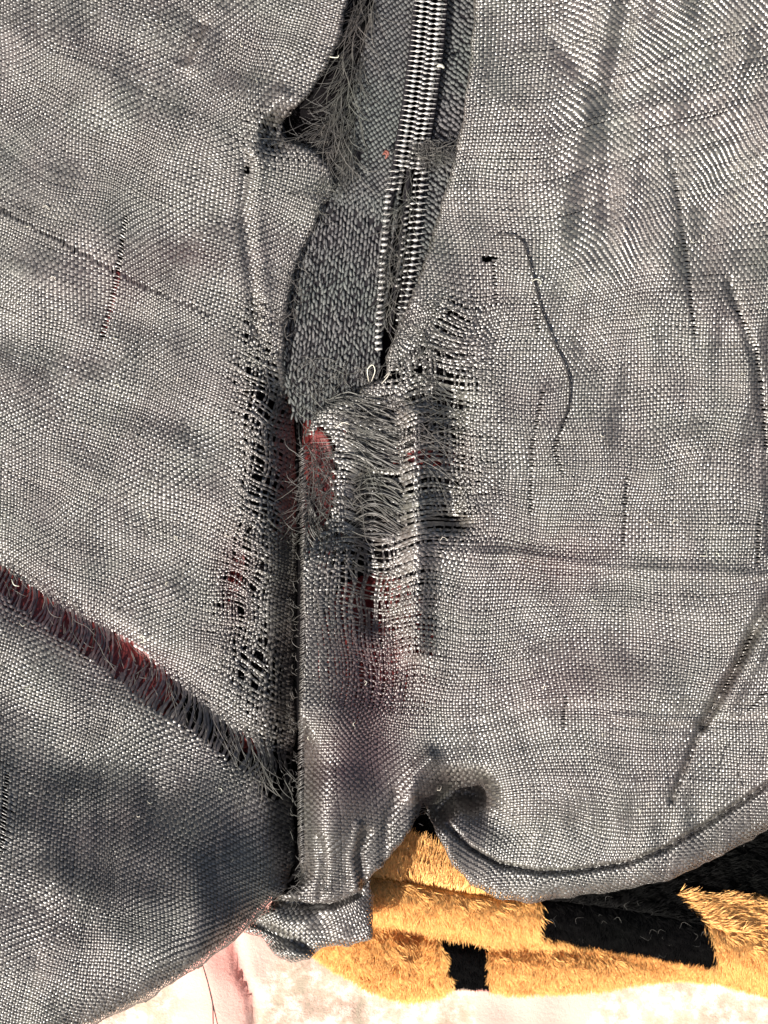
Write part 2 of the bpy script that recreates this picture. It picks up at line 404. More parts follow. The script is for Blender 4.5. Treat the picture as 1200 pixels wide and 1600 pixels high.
        ok = alive[:, :-1] & alive[:, 1:] & (x[:, 1:] > -75) & (x[:, 1:] < 1275) & (y[:, 1:] > -75) & (y[:, 1:] < 1675)
        qa = np.stack([idx[:, :-1, 0], idx[:, 1:, 0], idx[:, 1:, 1], idx[:, :-1, 1]], -1)[ok]
        qb = np.stack([idx[:, :-1, 1], idx[:, 1:, 1], idx[:, 1:, 2], idx[:, :-1, 2]], -1)[ok]
        F = np.concatenate([qa, qb])
        used = np.unique(F); remap = np.zeros(n * K * 3, np.int32); remap[used] = np.arange(len(used))
        rv = np.clip(0.5 + r.normal(0, 0.26, (n, 1)) + noise1(n, K, sub * 22, 0.16, r), 0, 1)
        rv = np.repeat(rv[:, :, None], 3, 2).ravel()[used]
        sdv = np.stack([px, -py, 0 * px], -1); sdv = np.repeat(sdv[:, :, None, :], 3, 2).reshape(-1, 3)[used]
        res.append((V.reshape(-1, 3)[used], remap[F], rv, sdv, np.repeat(smp(GLOW_TINT, x, y)[:, :, None], 3, 2).ravel()[used]))
    names = ('weft_threads', 'warp_threads'); obs = []
    base = bpy.data.objects.new(name, None); C.objects.link(base); base.parent = parent
    if label: base['label'] = label
    for q in (0, 1):
        Vq, Fq, rq, sq, tq = res[q]
        # keep faces turned up
        p0, p1, p2 = (Vq[Fq[:200, i_]] for i_ in (0, 1, 2))
        if np.mean(np.cross(p1 - p0, p2 - p0)[:, 2]) < 0: Fq = Fq[:, ::-1]
        o = mesh(names[q], Vq, Fq, (matA or M_yarnA) if q == 0 else (matB or M_yarnB), base, True, {'rnd': rq, 'side': sq, 'stain': tq}, 'stuff')
        obs.append(o)
    return base

PIT = 5.2
GLOW_TINT = 0.62 * np.clip(0.9 * gau(585, 1070, 62, 100) + 0.5 * gau(560, 1200, 60, 60) + 0.55 * line([(-60, 890), (60, 950), (240, 1050)], 34) + 0.5 * gau(366, 905, 24, 70) + 0.35 * gau(870, 880, 90, 50) + 0.3 * gau(290, 400, 60, 30) + 0.25 * gau(190, 450, 50, 60) + 0.3 * gau(900, 1060, 120, 60), 0, 1)  # where light through the cloth is painted as a maroon tint
RFL = 9 + 33 * sm(1330, 1480, Y) * sm(470, 400, X)
RFR = 9 + 14 * sm(720, 800, X) * sm(1100, 1250, Y) + 3 * sm(1200, 1300, Y) - 5 * sm(500, 480, X)
FL = 0.6 * gau(60, 330, 120, 200) - 0.9 * np.exp(-((segdist([(380, 1430), (310, 1490), (230, 1540), (100, 1590)])) / 30) ** 2) - 0.7 * gau(200, 1280, 260, 170)
FR = 1.0 * sm(780, 940, X) * sm(560, 300, Y) - 1.0 * (np.exp(-(segdist([(x, y + 30) for x, y in HEMLINE]) / 26) ** 2)) - 0.6 * gau(900, 1270, 220, 60) + 0.9 * line([(625, 640), (640, 800), (640, 1020)], 34)
FR += -0.9 * sm(640, 590, X) * sm(840, 900, Y) - 0.9 * gau(590, 1260, 55, 90)
FR = np.clip(FR, -1, 1); FR = np.clip(FR + waves(141, 40, 160, 16) * 0.22, -1.2, 1.2); FL = np.clip(FL + waves(142, 40, 160, 16) * 0.24, -1.2, 1.2)
SLK = 1 + 0.16 * waves(143, 40, 160, 16)
big = [(-200, -200), (1500, -200)]
def above(h): return [(-400, -400)] + [(1700, -400)] + sorted(h, key=lambda p: -p[0]) if False else None

la = math.radians(24); lb = math.radians(97)
weave('left_panel', (0, 0), (math.cos(la), math.sin(la)), (math.cos(lb), math.sin(lb)), (-34, 148), (-80, 340), PIT, disp_left, HL, LEFT,
      (HEM_L, sideL), remLA, remLB, loL, thinL, garment, 5, R=RFL, face=FL)
weave('right_panel', (0, 0), (1, 0.02), (-0.03, 1), (82, 298), (-38, 362), 4.7, disp_right, HR, LEFT,
      (HEM_R, sideR), remRA, remRB, loR, thinR, garment, 6, amp=0.95, hw=2.3, R=RFR, face=FR, hole=HOLE)

# gathered tail of cloth under the seam --------------------------------
TAIL = [(383, 1455), (405, 1425), (440, 1396), (490, 1385), (540, 1388), (577, 1376), (584, 1400), (582, 1468), (548, 1476), (503, 1481),
        (480, 1499), (455, 1507), (432, 1492), (410, 1466)]
HT = waves(41, 28, 80, 12) * 6.5 - 10 * line([(395, 1440), (440, 1462), (500, 1490)], 7) + 9 * line([(400, 1420), (470, 1440), (560, 1400)], 16) \
    - 12 * line([(430, 1408), (520, 1413), (560, 1395)], 6) + 8 * gau(450, 1490, 30, 14)
ta = math.radians(-35); tb = math.radians(58)
zero = np.zeros_like(X)
TX = waves(42, 60, 160, 8) * 7
weave('tail_fold', (480, 1440), (math.cos(ta), math.sin(ta)), (math.cos(tb), math.sin(tb)), (-34, 34), (-34, 34), 5.2,
      lambda x, y: (x + smp(TX, x, y), y + smp(TX, y * 0.6, x)), HT, [(200, 1200), (800, 1200), (800, 1700), (200, 1700)],
      (TAIL + [TAIL[0]], TAIL), zero, zero, zero, zero, garment, 8, R=13, z0=-22)

# red lining, and dark sheets added as shade in the gaps ------------------------------------------------
def sheet(name, x0, x1, y0, y1, n, m, Hf, mat, parent, mask=None, kind=None, label=None):
    xs, ys = np.meshgrid(np.linspace(x0, x1, n), np.linspace(y0, y1, m), indexing='ij')
    z = Hf(xs, ys); V = P3(xs, ys, z).reshape(-1, 3); F = grid_faces(n, m)
    if mask is not None:
        ok = mask(xs, ys).ravel()[F].all(1); F = F[ok]
        used = np.unique(F); rm = np.zeros(len(V), np.int32); rm[used] = np.arange(len(used)); V = V[used]; F = rm[F]
    F = F[:, ::-1]
    return mesh(name, V, F, mat, parent, kind=kind, label=label)

UL = HL * (sm(470, 455, X)) + HR * sm(455, 470, X)
UNDER = blurk(UL, 10) - 24 - 10 * line(SEAM, 20)
redfield = np.clip(line([(-60, 880), (60, 945), (230, 1052), (262, 1070)], 44) * sm(300, 250, X) + gau(498, 745, 34, 95) * sm(468, 480, X) + 0.9 * gau(660, 712, 40, 18)
                   + 0.9 * gau(590, 1050, 70, 110) + 0.8 * gau(366, 905, 18, 60, 10) + 0.8 * line([(182, 430), (166, 510)], 12) + 0.6 * gau(870, 880, 70, 40)
                   + 0.6 * gau(390, 1150, 30, 20, 35) - 0.45 * gau(366, 905, 30, 80), 0, 1)
HO_L = HEM_L[-8:]; HO_R = HEM_R[:19]
soL = [(500, 1388)] + HO_L + [(-300, 1720), (-300, -300), (500, -300)]; soR = HO_R + [(440, 1392), (440, -300), (1420, -300)]
hemL_sd = np.where(inside(soL), segdist(HO_L), -segdist(HO_L)); hemR_sd = np.where(inside(soR), segdist(HO_R), -segdist(HO_R))
INN = np.where(X < 466, hemL_sd, hemR_sd)
INN = np.where(segdist([(664, 1250), (664, 1330)]) < 22, -1, INN)
sheet('black_lining', -90, 1290, -90, 1640, 240, 290, lambda x, y: smp(UNDER, x, y) - 30 * (1 - smp(redfield, x, y)), M_under, garment,
      lambda x, y: smp(INN, x, y) > 4)  # added sheet, its black painted as the shade inside the holes
sheet('tail_lining', 395, 575, 1340, 1500, 60, 60, lambda x, y: smp(HT, x, y) - 42, M_under, garment, lambda x, y: smp(sdf(TAIL), x, y) > 9)  # added dark sheet closing the gaps under the tail
sheet('seam_lining', 425, 520, 1300, 1420, 40, 40, lambda x, y: 0 * x - 62, M_under, garment)  # added dark sheet closing the gap at the seam
RED = blurk(UL, 6) - 9 + waves(51, 30, 80, 10) * 1.2 - 34 * (1 - sm(0.25, 0.6, redfield)) - 3 * line([(150, 1030), (200, 1000), (240, 1040)], 5) - 3.5 * line([(205, 990), (222, 1060)], 3.5)
RED += -16 * gau(495, 745, 60, 120)
for rx0, rx1, ry0, ry1 in ((-90, 290, 780, 1180), (130, 225, 410, 540), (325, 425, 790, 1030), (431, 545, 610, 870), (580, 750, 665, 765), (480, 760, 880, 1200), (780, 980, 820, 950), (350, 430, 1115, 1185)): sheet('red_lining', rx0, rx1, ry0, ry1, 130, 130, lambda x, y: smp(RED, x, y), M_red, garment,
      lambda x, y: (smp(redfield, x, y) > 0.12) & (smp(INN, x, y) > 14))

# threads as tubes ----------------------------------------------------
def tubes(name, paths, rad, mat, parent, sides=4, kind='stuff', label=None, seed=1):
    """paths: list of (k,3) arrays in picture pixels + height"""
    r = np.random.default_rng(seed); Vs, Fs, Rs = [], [], []; off = 0
    for p in paths:
        p = np.asarray(p, float); k = len(p)
        t_ = np.gradient(p, axis=0); t_ /= np.linalg.norm(t_, axis=1)[:, None] + 1e-9
        up = np.array([0, 0, 1.0]); s_ = np.cross(t_, up); s_ /= np.linalg.norm(s_, axis=1)[:, None] + 1e-6; b_ = np.cross(s_, t_)
        rr = (rad if np.isscalar(rad) else rad[len(Vs)]) * np.clip(np.minimum(np.linspace(0.35, 3, k), np.linspace(3, 0.35, k)), 0, 1)
        ring = [p + (s_ * math.cos(q) + b_ * math.sin(q)) * rr[:, None] for q in np.arange(sides) * 2 * math.pi / sides + 0.78]
        V = np.stack(ring, 1); Vs.append(V.reshape(-1, 3)); Rs.append(np.full(k * sides, r.uniform()))
        i = np.arange(k - 1)[:, None]; q = np.arange(sides)[None]; a_ = i * sides + q; b2 = i * sides + (q + 1) % sides
        Fs.append(np.stack([a_, b2, b2 + sides, a_ + sides], -1).reshape(-1, 4) + off); off += k * sides
    V = np.concatenate(Vs); V = P3(V[:, 0], V[:, 1], V[:, 2])
    return mesh(name, V, np.concatenate(Fs), mat, parent, True, {'rnd': np.concatenate(Rs), 'side': np.tile([1.0, 0, 0], (len(V), 1))}, kind, label)

def spline(pts, n):
    pts = np.asarray(pts, float)
    P = np.vstack([2 * pts[0] - pts[1], pts, 2 * pts[-1] - pts[-2]]); m = len(pts) - 1
    u = np.linspace(0, m - 1e-6, n); i = u.astype(int); f = (u - i)[:, None]
    p0, p1, p2, p3 = P[i], P[i + 1], P[i + 2], P[i + 3]
    return 0.5 * (2 * p1 + (p2 - p0) * f + (2 * p0 - 5 * p1 + 4 * p2 - p3) * f ** 2 + (3 * p1 - p0 - 3 * p2 + p3) * f ** 3)

def fibres(n, region, ang, angsd, L, curl, zf, seed, steps=8):
    r = np.random.default_rng(seed); out = []
    bx = np.array(region); x0, y0 = bx.min(0); x1, y1 = bx.max(0)
    while len(out) < n:
        x, y = r.uniform(x0, x1), r.uniform(y0, y1)
        if not inside(region, np.array([[x]]), np.array([[y]]))[0, 0]: continue
        th = math.radians(ang + r.normal(0, angsd)); l = L * math.exp(r.normal(0, 0.4)); c = r.normal(0, curl); c2 = r.normal(0, curl)
        p = []; z = zf(x, y) + r.uniform(0, 5); dz = r.normal(0.3, 0.5)
        for q in range(steps):
            p.append((x, y, z)); th += (c + c2 * math.sin(q * 1.3)) / steps; x += math.cos(th) * l / steps; y += math.sin(th) * l / steps
            z = z + dz * l / steps * 0.4 * math.cos(q / steps * 3.1)
        out.append(np.array(p))
    return out

# ---- zip ------------------------------------------------------------
ZC = np.array([(679, -80), (673, 0), (666, 80), (654, 170), (642, 240), (636, 300), (624, 400), (612, 500), (600, 600)], float)
def zc(y): return np.interp(y, ZC[:, 1], ZC[:, 0])
def tapeH(x, y): return -20 + 2.5 * np.sin(x / 40.0 + y / 90.0) - 0.0004 * (x - 560) ** 2
# left edge of the left tape; right edge of the right tape
TL = [(600, -80), (585, 0), (572, 60), (558, 115), (550, 150), (556, 185), (548, 215), (525, 262), (490, 330), (452, 420), (436, 520), (440, 590), (460, 655)]
def tuft_field(poly, dirfun, seed, cw=5.9, rh=9.8, ribs=None, par=None, name='zip_tape', label=None):
    r = np.random.default_rng(seed); bx = np.array(poly, float); x0, y0 = bx.min(0) - 10; x1, y1 = bx.max(0) + 10
    cols = np.arange(0, (x1 - x0) / cw + 1); rows = np.arange(-30, (y1 - y0) / rh + 30)
    Cc, Rr = np.meshgrid(cols, rows, indexing='ij')
    x = x0 + Cc * cw; y = y0 + Rr * rh
    y = y + dirfun(Cc, y) * rh
    # columns follow the zip line
    x = x + (zc(y) - zc(np.full_like(y, 300.0))) * 0.9
    ok = inside(poly, x, y); x, y = x[ok], y[ok]
    x0h, y0h = 558, 243
    x += r.normal(0, 0.8, x.shape); y += r.normal(0, 1.2, x.shape)
    rb_ = np.zeros(len(x), bool)
    if ribs is None:                    # the upper half of the tape is woven in fine slanting ribs
        keep = y > 300 + 0.45 * (x - 540) + r.normal(0, 22, x.shape); x, y = x[keep], y[keep]
        C2, R2 = np.meshgrid(np.arange(0, 60), np.arange(-60, 70), indexing='ij')
        xx = x0 + C2 * 4.4; yy = y0 + R2 * 9.2 - C2 * 3.2 + r.normal(0, 0.4, C2.shape)
        xx = xx + (zc(yy) - zc(np.full_like(yy, 300.0))) * 0.9
        ok = (np.hypot(xx - x0h, yy - y0h) > 9) & inside(poly, xx, yy) & (yy < 322 + 0.45 * (xx - 540)); xx, yy = xx[ok] + r.normal(0, 0.3, ok.sum()), yy[ok]
        rb_ = np.r_[np.zeros(len(x), bool), np.ones(len(xx), bool)]; x = np.r_[x, xx]; y = np.r_[y, yy]
        slant = -36.0
    else: rb_[:] = True; slant = ribs
    n = len(x); U, Vn = 6, 6
    # elongated ellipsoid caps, ragged
    al = np.linspace(0, 2 * math.pi, U, endpoint=False); be = np.array([0.0, 0.55, 1.0, 1.35, 1.57])
    lx = np.concatenate([[0], *[np.cos(al) * math.sin(b_) for b_ in be[1:]]]); ly = np.concatenate([[0], *[np.sin(al) * math.sin(b_) for b_ in be[1:]]])
    lz = np.concatenate([[1], *[np.full(U, math.cos(b_)) for b_ in be[1:]]])
    hx = cw * 0.43 * (1 + r.normal(0, 0.16, n)); hy = rh * 0.64 * (1 + r.normal(0, 0.16, n)); hz = 4.2 * (1 + r.normal(0, 0.22, n))
    tilt = math.radians(8) + r.normal(0, 0.22, n) ; ct, st = np.cos(tilt), np.sin(tilt)
    dx = lx[None] * hx[:, None]; dy = ly[None] * hy[:, None]
    hy = np.where(rb_, 3.5, hy); hx = np.where(rb_, 4.0, hx) * 1.0; hz = np.where(rb_, 3.4, hz)
    tilt = np.where(rb_, math.radians(slant) + r.normal(0, 0.08, n), tilt); ct, st = np.cos(tilt), np.sin(tilt)
    dx = lx[None] * hx[:, None]; dy = ly[None] * hy[:, None]
    VX = x[:, None] + dx * ct[:, None] - dy * st[:, None]; VY = y[:, None] + dx * st[:, None] + dy * ct[:, None]
    VZ = tapeH(VX, VY) - 1.5 + lz[None] * hz[:, None] - 0.16 * dy
    V = P3(VX, VY, VZ); m = V.shape[1]
    F = []
    for q in range(U): F.append((0, 1 + q, 1 + (q + 1) % U, 1 + (q + 1) % U))
    T = [(0, 1 + q, 1 + (q + 1) % U) for q in range(U)]
    for l in range(3):
        for q in range(U):
            a0 = 1 + l * U + q; a1 = 1 + l * U + (q + 1) % U
            T += [(a0, a0 + U, a1 + U), (a0, a1 + U, a1)]
    T = np.array(T); F = (T[None] + (np.arange(n) * m)[:, None, None]).reshape(-1, 3)
    rv = np.repeat(np.clip(0.5 + r.normal(0, 0.25, n), 0, 1), m)
    # backing cloth of the tape
    o = mesh(name, V, F[:, ::-1] if np.cross(V.reshape(-1, 3)[F[0, 1]] - V.reshape(-1, 3)[F[0, 0]], V.reshape(-1, 3)[F[0, 2]] - V.reshape(-1, 3)[F[0, 0]])[2] < 0 else F, M_tape, par, True, {'rnd': rv}, None, label)
    return o
tapeL_poly = TL + [(520, 668), (565, 640), (590, 600), (600, 520), (612, 420), (622, 330), (628, 260), (640, 170), (650, 80), (656, 0), (662, -80)]
tapeR_poly = [(696, -80), (690, 0), (683, 90), (672, 180), (662, 262), (655, 340), (640, 430), (622, 520), (615, 580), (660, 520), (690, 430), (720, 330), (745, 200), (760, 60), (765, -80)]
tape_left = tuft_field(tapeL_poly, lambda c, y: 0.5 * c, 61, par=garment, label='wide grey herringbone zip tape, fuzzy at its lower end')
tape_right = tuft_field(tapeR_poly, lambda c, y: 0.36 * c, 62, cw=4.4, rh=9.2, ribs=34, par=garment, label='narrow zip tape tucked under the cloth')
def flat(name, poly, z, mat, parent, label=None):
    bx = np.array(poly, float); x0, y0 = bx.min(0); x1, y1 = bx.max(0)
    return sheet(name, x0, x1, y0, y1, 120, 200, lambda x, y: tapeH(x, y) + z, mat, parent, lambda x, y: inside(poly, x, y), label=label)
b1 = flat('tape_backing', tapeL_poly, -1.2, M_core, tape_left); b2_ = flat('tape_backing', tapeR_poly, -1.2, M_core, tape_right)

def tooth_mesh(kind):
    # top outline of one coil element, pointing outward (+x), head inward (-x)
    prof = [(-12.5, .5, .5, .4), (-10.5, 1.8, 2.1, 1.6), (-8, 2.3, 1.9, 2.2), (-5, 0.7, 0.7, 0.6), (-2.5, 0.8, 1.0, 0.9), (0.5, 2.7, 2.9, 2.8), (3.5, 2.8, 2.5, 3.0), (6.5, 1.0, 0.8, 1.4), (10.5, 0.9, 0.8, 1.4), (14.5, 0.15, 0.2, 0.3)]
    if kind == 'nub': prof = [(2, 1.5, 1.5, 1.5), (6, 2.8, 2.8, 3.4), (9, 3.0, 3.0, 3.6), (12, 2.0, 2.0, 2.2), (13.5, .4, .4, .6)]
    sec = 7; V = []; 
    for x, h1, h2, hz in prof:
        for q in range(sec):
            an = math.pi * q / (sec - 1); wv = h1 if q < sec / 2 else h2
            V.append((x, math.cos(an) * (h1 + h2) / 2, math.sin(an) * hz))
    V = np.array(V); F = grid_faces(len(prof), sec)
    me = bpy.data.meshes.new('tooth'); me.from_pydata((V * S).tolist(), [], F.tolist()); me.update()
    for p in me.polygons: p.use_smooth = True
    me.materials.append(M_tooth); return me
TM, NM = tooth_mesh('full'), tooth_mesh('nub')
rt = np.random.default_rng(9)
def tooth(x, y, z, ang, sx, me, par, sc=1.0):
    o = bpy.data.objects.new('tooth', me); C.objects.link(o); o.parent = par
    o.location = ((x - 600) * S, (800 - y) * S, z * S)
    o.rotation_euler = (rt.normal(0, 0.06), rt.normal(0, 0.06), ang + rt.normal(0, 0.04)); o.scale = (sx * sc, sc, sc)
y = -70.0; i = 0
while y < 262:
    cx = zc(y); ang = -math.atan2(zc(y + 10) - zc(y - 10), 20) * 1.0
    tooth(cx - 11.5, y, -10, math.radians(-5), -1, TM, tape_left)
    tooth(cx + 11.5, y + 3.9, -10, math.radians(-2), 1, TM, tape_right)
    y += 7.8; i += 1
while y < 545:
    k = (y - 262)
    xl = np.interp(y, [262, 300, 400, 520], [622, 614, 606, 598]); xr = np.interp(y, [262, 300, 360, 420, 480, 545], [660, 655, 649, 641, 632, 622])
    tooth(xl, y, -11, 0.08, -1, NM if y > 300 else TM, tape_left, 0.95)
    if y < 500: tooth(xr, y + 3, -10, 0.05, 1, TM, tape_right, 1.0 if y < 420 else 0.9); 
    if y > 300 and y < 440: tooth(xr - 12, y + 6, -12, 0.2, -1, NM, tape_right, 0.7)
    y += 9.6
cpath = lambda o_, z: spline([(zc(q) + o_, q, z) for q in np.arange(-80, 560, 40)], 60)
tubes('zip_cord', [cpath(-23, -17), cpath(24, -17), cpath(0, -15)], 4.5, M_core, tape_left, 6, None)

# fuzz and frayed ends -------------------------------------------------
zL = lambda x, y: float(smp(HL, np.array([x]), np.array([y]))[0])
zT = lambda x, y: float(tapeH(x, y)) + 3
zR = lambda x, y: float(smp(HR, np.array([x]), np.array([y]))[0])
fz = []
fz += fibres(300, [(555, -20), (592, -20), (572, 110), (562, 200), (560, 260), (510, 250), (505, 210), (530, 110)], 116, 20, 66, 0.9, zT, 71)
fz += fibres(120, [(468, 215), (545, 150), (560, 260), (490, 240)], 150, 30, 40, 1.2, zT, 72)
fz += fibres(230, [(644, 228), (702, 228), (702, 250), (660, 262), (644, 250)], 10, 60, 20, 3.5, lambda x, y: -8, 73)
fz += fibres(170, [(628, 255), (655, 262), (640, 400), (625, 480), (600, 520), (602, 400), (612, 320)], 115, 22, 34, 1.0, lambda x, y: -9, 74)
fz += fibres(160, [(450, 560), (600, 570), (620, 640), (520, 680), (460, 660)], 20, 50, 36, 1.6, zT, 75)
fz += fibres(200, [(500, 620), (640, 610), (650, 700), (540, 720)], 18, 16, 80, 0.8, lambda x, y: zR(x, y) - 3, 76)
fz += fibres(220, [(480, 700), (600, 700), (600, 800), (540, 860), (480, 850)], 100, 40, 60, 1.2, lambda x, y: zR(x, y) - 8, 77)
fz += fibres(150, [(470, 690), (530, 690), (530, 830), (475, 840)], 70, 35, 45, 1.4, lambda x, y: -20, 84)
fz += fibres(90, [(600, 480), (700, 460), (720, 620), (620, 620)], 60, 50, 40, 2.0, zR, 78)
fz += fibres(80, [(500, 270), (540, 280), (490, 360), (460, 420), (440, 520), (460, 520), (480, 400)], 120, 40, 24, 2.0, zL, 79)
fz += fibres(110, [(0, 860), (100, 920), (250, 1030), (440, 1170), (430, 1220), (300, 1110), (150, 1020), (0, 920)], 75, 18, 34, 0.8, zL, 80)
fz += fibres(90, [(470, 700), (480, 700), (485, 1340), (466, 1340)], 80, 35, 18, 1.8, lambda x, y: -24, 81)
wide = []
rw = np.random.default_rng(83)
for q in range(1500):
    x = rw.uniform(-20, 1220); y_ = rw.uniform(-20, 1380)
    if 440 < x < 740 and y_ < 640: continue
    zz = (zL if x < 466 else zR)(x, y_) + 1.5; th = rw.uniform(0, 6.28); l = rw.uniform(3, 12); cv = rw.normal(0, 1.2)
    p = []
    for k_ in range(5):
        p.append((x, y_, zz + 1.6 * math.sin(k_ * 0.8))); th += cv / 5; x += math.cos(th) * l / 5; y_ += math.sin(th) * l / 5
    wide.append(np.array(p))
tubes('surface_fuzz', wide, 0.42, M_fray, garment, 3)
fz += fibres(85, [(255, 1050), (300, 1080), (440, 1180), (448, 1225), (400, 1215), (300, 1130)], 82, 12, 52, 0.6, zL, 85)
fz += fibres(120, [(452, 720), (462, 720), (462, 1340), (448, 1340)], 70, 50, 14, 2.2, lambda x, y: zL(x, y) + 1, 86)
fz += fibres(90, [(470, 1340), (520, 1350), (520, 1400), (440, 1400)], 20, 60, 22, 2.0, lambda x, y: zR(x, y) - 2, 87)
tubes('frayed_fibres', fz, 0.62, M_fray, garment, 3)
# pulled bundles of the torn weave over the red hole
bd = []
rb = np.random.default_rng(90)
for q in range(46):
    y0 = 622 + q * 2.2 + rb.normal(0, 2); x0 = 515 + rb.uniform(-30, 24)
    bd.append(spline([(x0, y0 - 2, -16), (548, y0 - 6 + rb.normal(0, 6), -6 + rb.normal(0, 3)), (590, y0 + 8 + rb.normal(0, 6), -4 + rb.normal(0, 3)), (625, y0 + 22 + rb.normal(0, 2), 2), (660, y0 + 24, -2)], 14))
for q in range(34):
    y0 = 745 + q * 3.1; bd.append(spline([(520 + rb.uniform(-8, 8), y0 + 34 + rb.normal(0, 5), -18), (545, y0 + 8 + rb.normal(0, 6), -10 + rb.normal(0, 3)), (580, y0 - 8 + rb.normal(0, 5), -12 + rb.normal(0, 4)), (612, y0 + 6 + rb.normal(0, 3), 2), (640 + rb.normal(0, 12), y0 + 22, 12)], 12))
for q in range(26):
    bd.append(spline([(474 + rb.uniform(0, 5), 740 + q * 5, -22), (482 + rb.uniform(-2, 4), 780 + q * 4.4, -10), (500 + rb.uniform(-4, 6), 830 + q * 2.5, -14)], 8))
tubes('pulled_threads', bd, list(rb.uniform(0.8, 2.0, len(bd))), M_fray, garment, 4)
# little white specks of lint, single fibres, loose threads
tubes('lint', fibres(26, [(640, 90), (700, 90), (700, 112), (640, 112)], 20, 60, 5, 3, lambda x, y: -2, 95), 1.0, M_pale_fibre, garment, 4) if False else None
lint = [spline([(683, 104, -4), (689, 102, -1), (694, 106, -4)], 6), spline([(505, 82, 0), (513, 88, 4), (527, 90, 4), (529, 86, 5)], 8),
        spline([(831, 440, 8), (838, 436, 10), (846, 440, 9), (842, 448, 8)], 8), spline([(576, 596, 2), (574, 578, 8), (582, 570, 9), (586, 580, 7), (580, 596, 2)], 12),
        spline([(596, 600, 2), (606, 588, 6), (610, 580, 4), (600, 590, 3)], 8), spline([(216, 998, 8), (222, 994, 12), (226, 1002, 10), (219, 1004, 8)], 8),
        spline([(18, 905, 6), (22, 914, 9), (30, 916, 8)], 6), spline([(524, 668, 0), (536, 660, 3), (548, 664, 4)], 6), spline([(345, 1160, 0), (338, 1172, 4)], 4)]
rl = np.random.default_rng(96)
for q in range(90):
    x = rl.uniform(20, 1180); yq = rl.uniform(20, 1280); th = rl.uniform(0, 6.28); l = rl.uniform(3, 8)
    if 430 < x < 760 and yq < 700: continue
    z = (zL if x < 466 else zR)(x, yq) + 3
    lint.append(spline([(x, yq, z), (x + math.cos(th) * l, yq + math.sin(th) * l, z + 2), (x + math.cos(th + 0.8) * l * 1.6, yq + math.sin(th + 0.8) * l * 1.6, z)], 5))
rads = [3.6] + [1.0] * 8 + list(rl.uniform(0.35, 0.7, len(lint) - 9))
tubes('lint', lint, rads, M_pale_fibre, garment, 4)
lt = spline([(768, 372, 8), (782, 367, 9), (803, 368, 9), (818, 380, 9), (826, 405, 9), (835, 440, 9), (845, 480, 8), (864, 530, 8), (884, 574, 8), (890, 600, 8), (888, 636, 7), (876, 668, 5), (868, 684, 2)], 60)
lt[:, 2] = [zR(p[0], p[1]) + 4 for p in lt]
tubes('loose_thread', [lt + np.stack([0.9 * np.sin(np.arange(60) * 1.1), 0 * lt[:, 0], 0.8 * np.cos(np.arange(60) * 1.1)], 1), lt + np.stack([-0.9 * np.sin(np.arange(60) * 1.1), 0 * lt[:, 0], 1 - 0.8 * np.cos(np.arange(60) * 1.1)], 1)], 0.95, M_stitch, garment, 5, None, 'long dark thread looping loosely over the cloth')
ht = spline([(312, 1494, -10), (318, 1512, -16), (325, 1536, -22), (331, 1562, -30), (338, 1592, -36), (346, 1630, -40)], 24)
ht2 = spline([(318, 1512, -16), (326, 1540, -22), (332, 1566, -30), (333, 1592, -36), (334, 1630, -40)], 24)
tubes('hanging_thread', [ht, ht2], 1.0, M_stitch, garment, 5, None, 'thin dark thread hanging from the hem')

# stitches -------------------------------------------------------------
def stitch_run(pts, zf, L=13, gap=4, rad=1.7, lift=1.0):
    P = spline([(a_, b_, 0) for a_, b_ in pts], 400); d = np.r_[0, np.cumsum(np.hypot(*np.diff(P[:, :2], axis=0).T))]
    s_ = 0.0
    while s_ + L < d[-1]:
        u = np.linspace(s_, s_ + L, 6); x = np.interp(u, d, P[:, 0]); y_ = np.interp(u, d, P[:, 1])
        z = np.array([zf(a_, b_) for a_, b_ in zip(x, y_)]) + lift + np.sin(np.linspace(0, math.pi, 6)) * 1.6 - 0.8
        tubes('stitch', [np.stack([x, y_, z], 1)], rad, M_stitch, garment, 5, None)
        s_ += L + gap
stitch_run(HEMLINE, zR, 15, 3.5, 1.6, 1.5)
stitch_run([(1130, 1080), (1112, 1112), (1092, 1150), (1075, 1195), (1052, 1252)], zR, 9, 4, 1.3, 1.5)
stitch_run([(1158, 1112), (1150, 1140), (1136, 1170)], zR, 8, 5, 1.1, 1.5)
stitch_run([(1134, 1165), (1128, 1185), (1120, 1210)], zR, 8, 5, 1.1, 1.5)
stitch_run([(1166, 1168), (1152, 1200), (1160, 1228)], zR, 8, 6, 1.1, 1.5)
# rope-like overcast edge beside the seam
rs = np.random.default_rng(99); ov = []
for q in range(210):
    yy = 700 + q * 3.1; xx = np.interp(yy, [700, 900, 1100, 1250, 1360], [470, 473, 470, 467, 470])
    zb = zR(xx + 9, yy) - 7
    ov.append(spline([(xx - 3, yy + 4 + rs.normal(0, 1), zb - 2), (xx + 3 + rs.normal(0, 1), yy + rs.normal(0, 1), zb + 6), (xx + 9 + rs.normal(0, 3), yy - 5 + rs.normal(0, 2), zb + 4)], 6))
tubes('overcast_edge', ov, 1.3, M_yarnB, garment, 4)
# bead of rust-coloured lint
bead = spline([(600, 238, -10), (604, 236, -5), (607, 240, -5), (604, 245, -8)], 8)
M_rust = simple('rust_lint', (0.13, 0.04, 0.028), 0.6, 0.4)
tubes('lint_bead', [bead, bead + np.array([-2, 3, -1])], 2.4, M_rust, garment, 5, None, 'tiny rust red speck beside the zip')

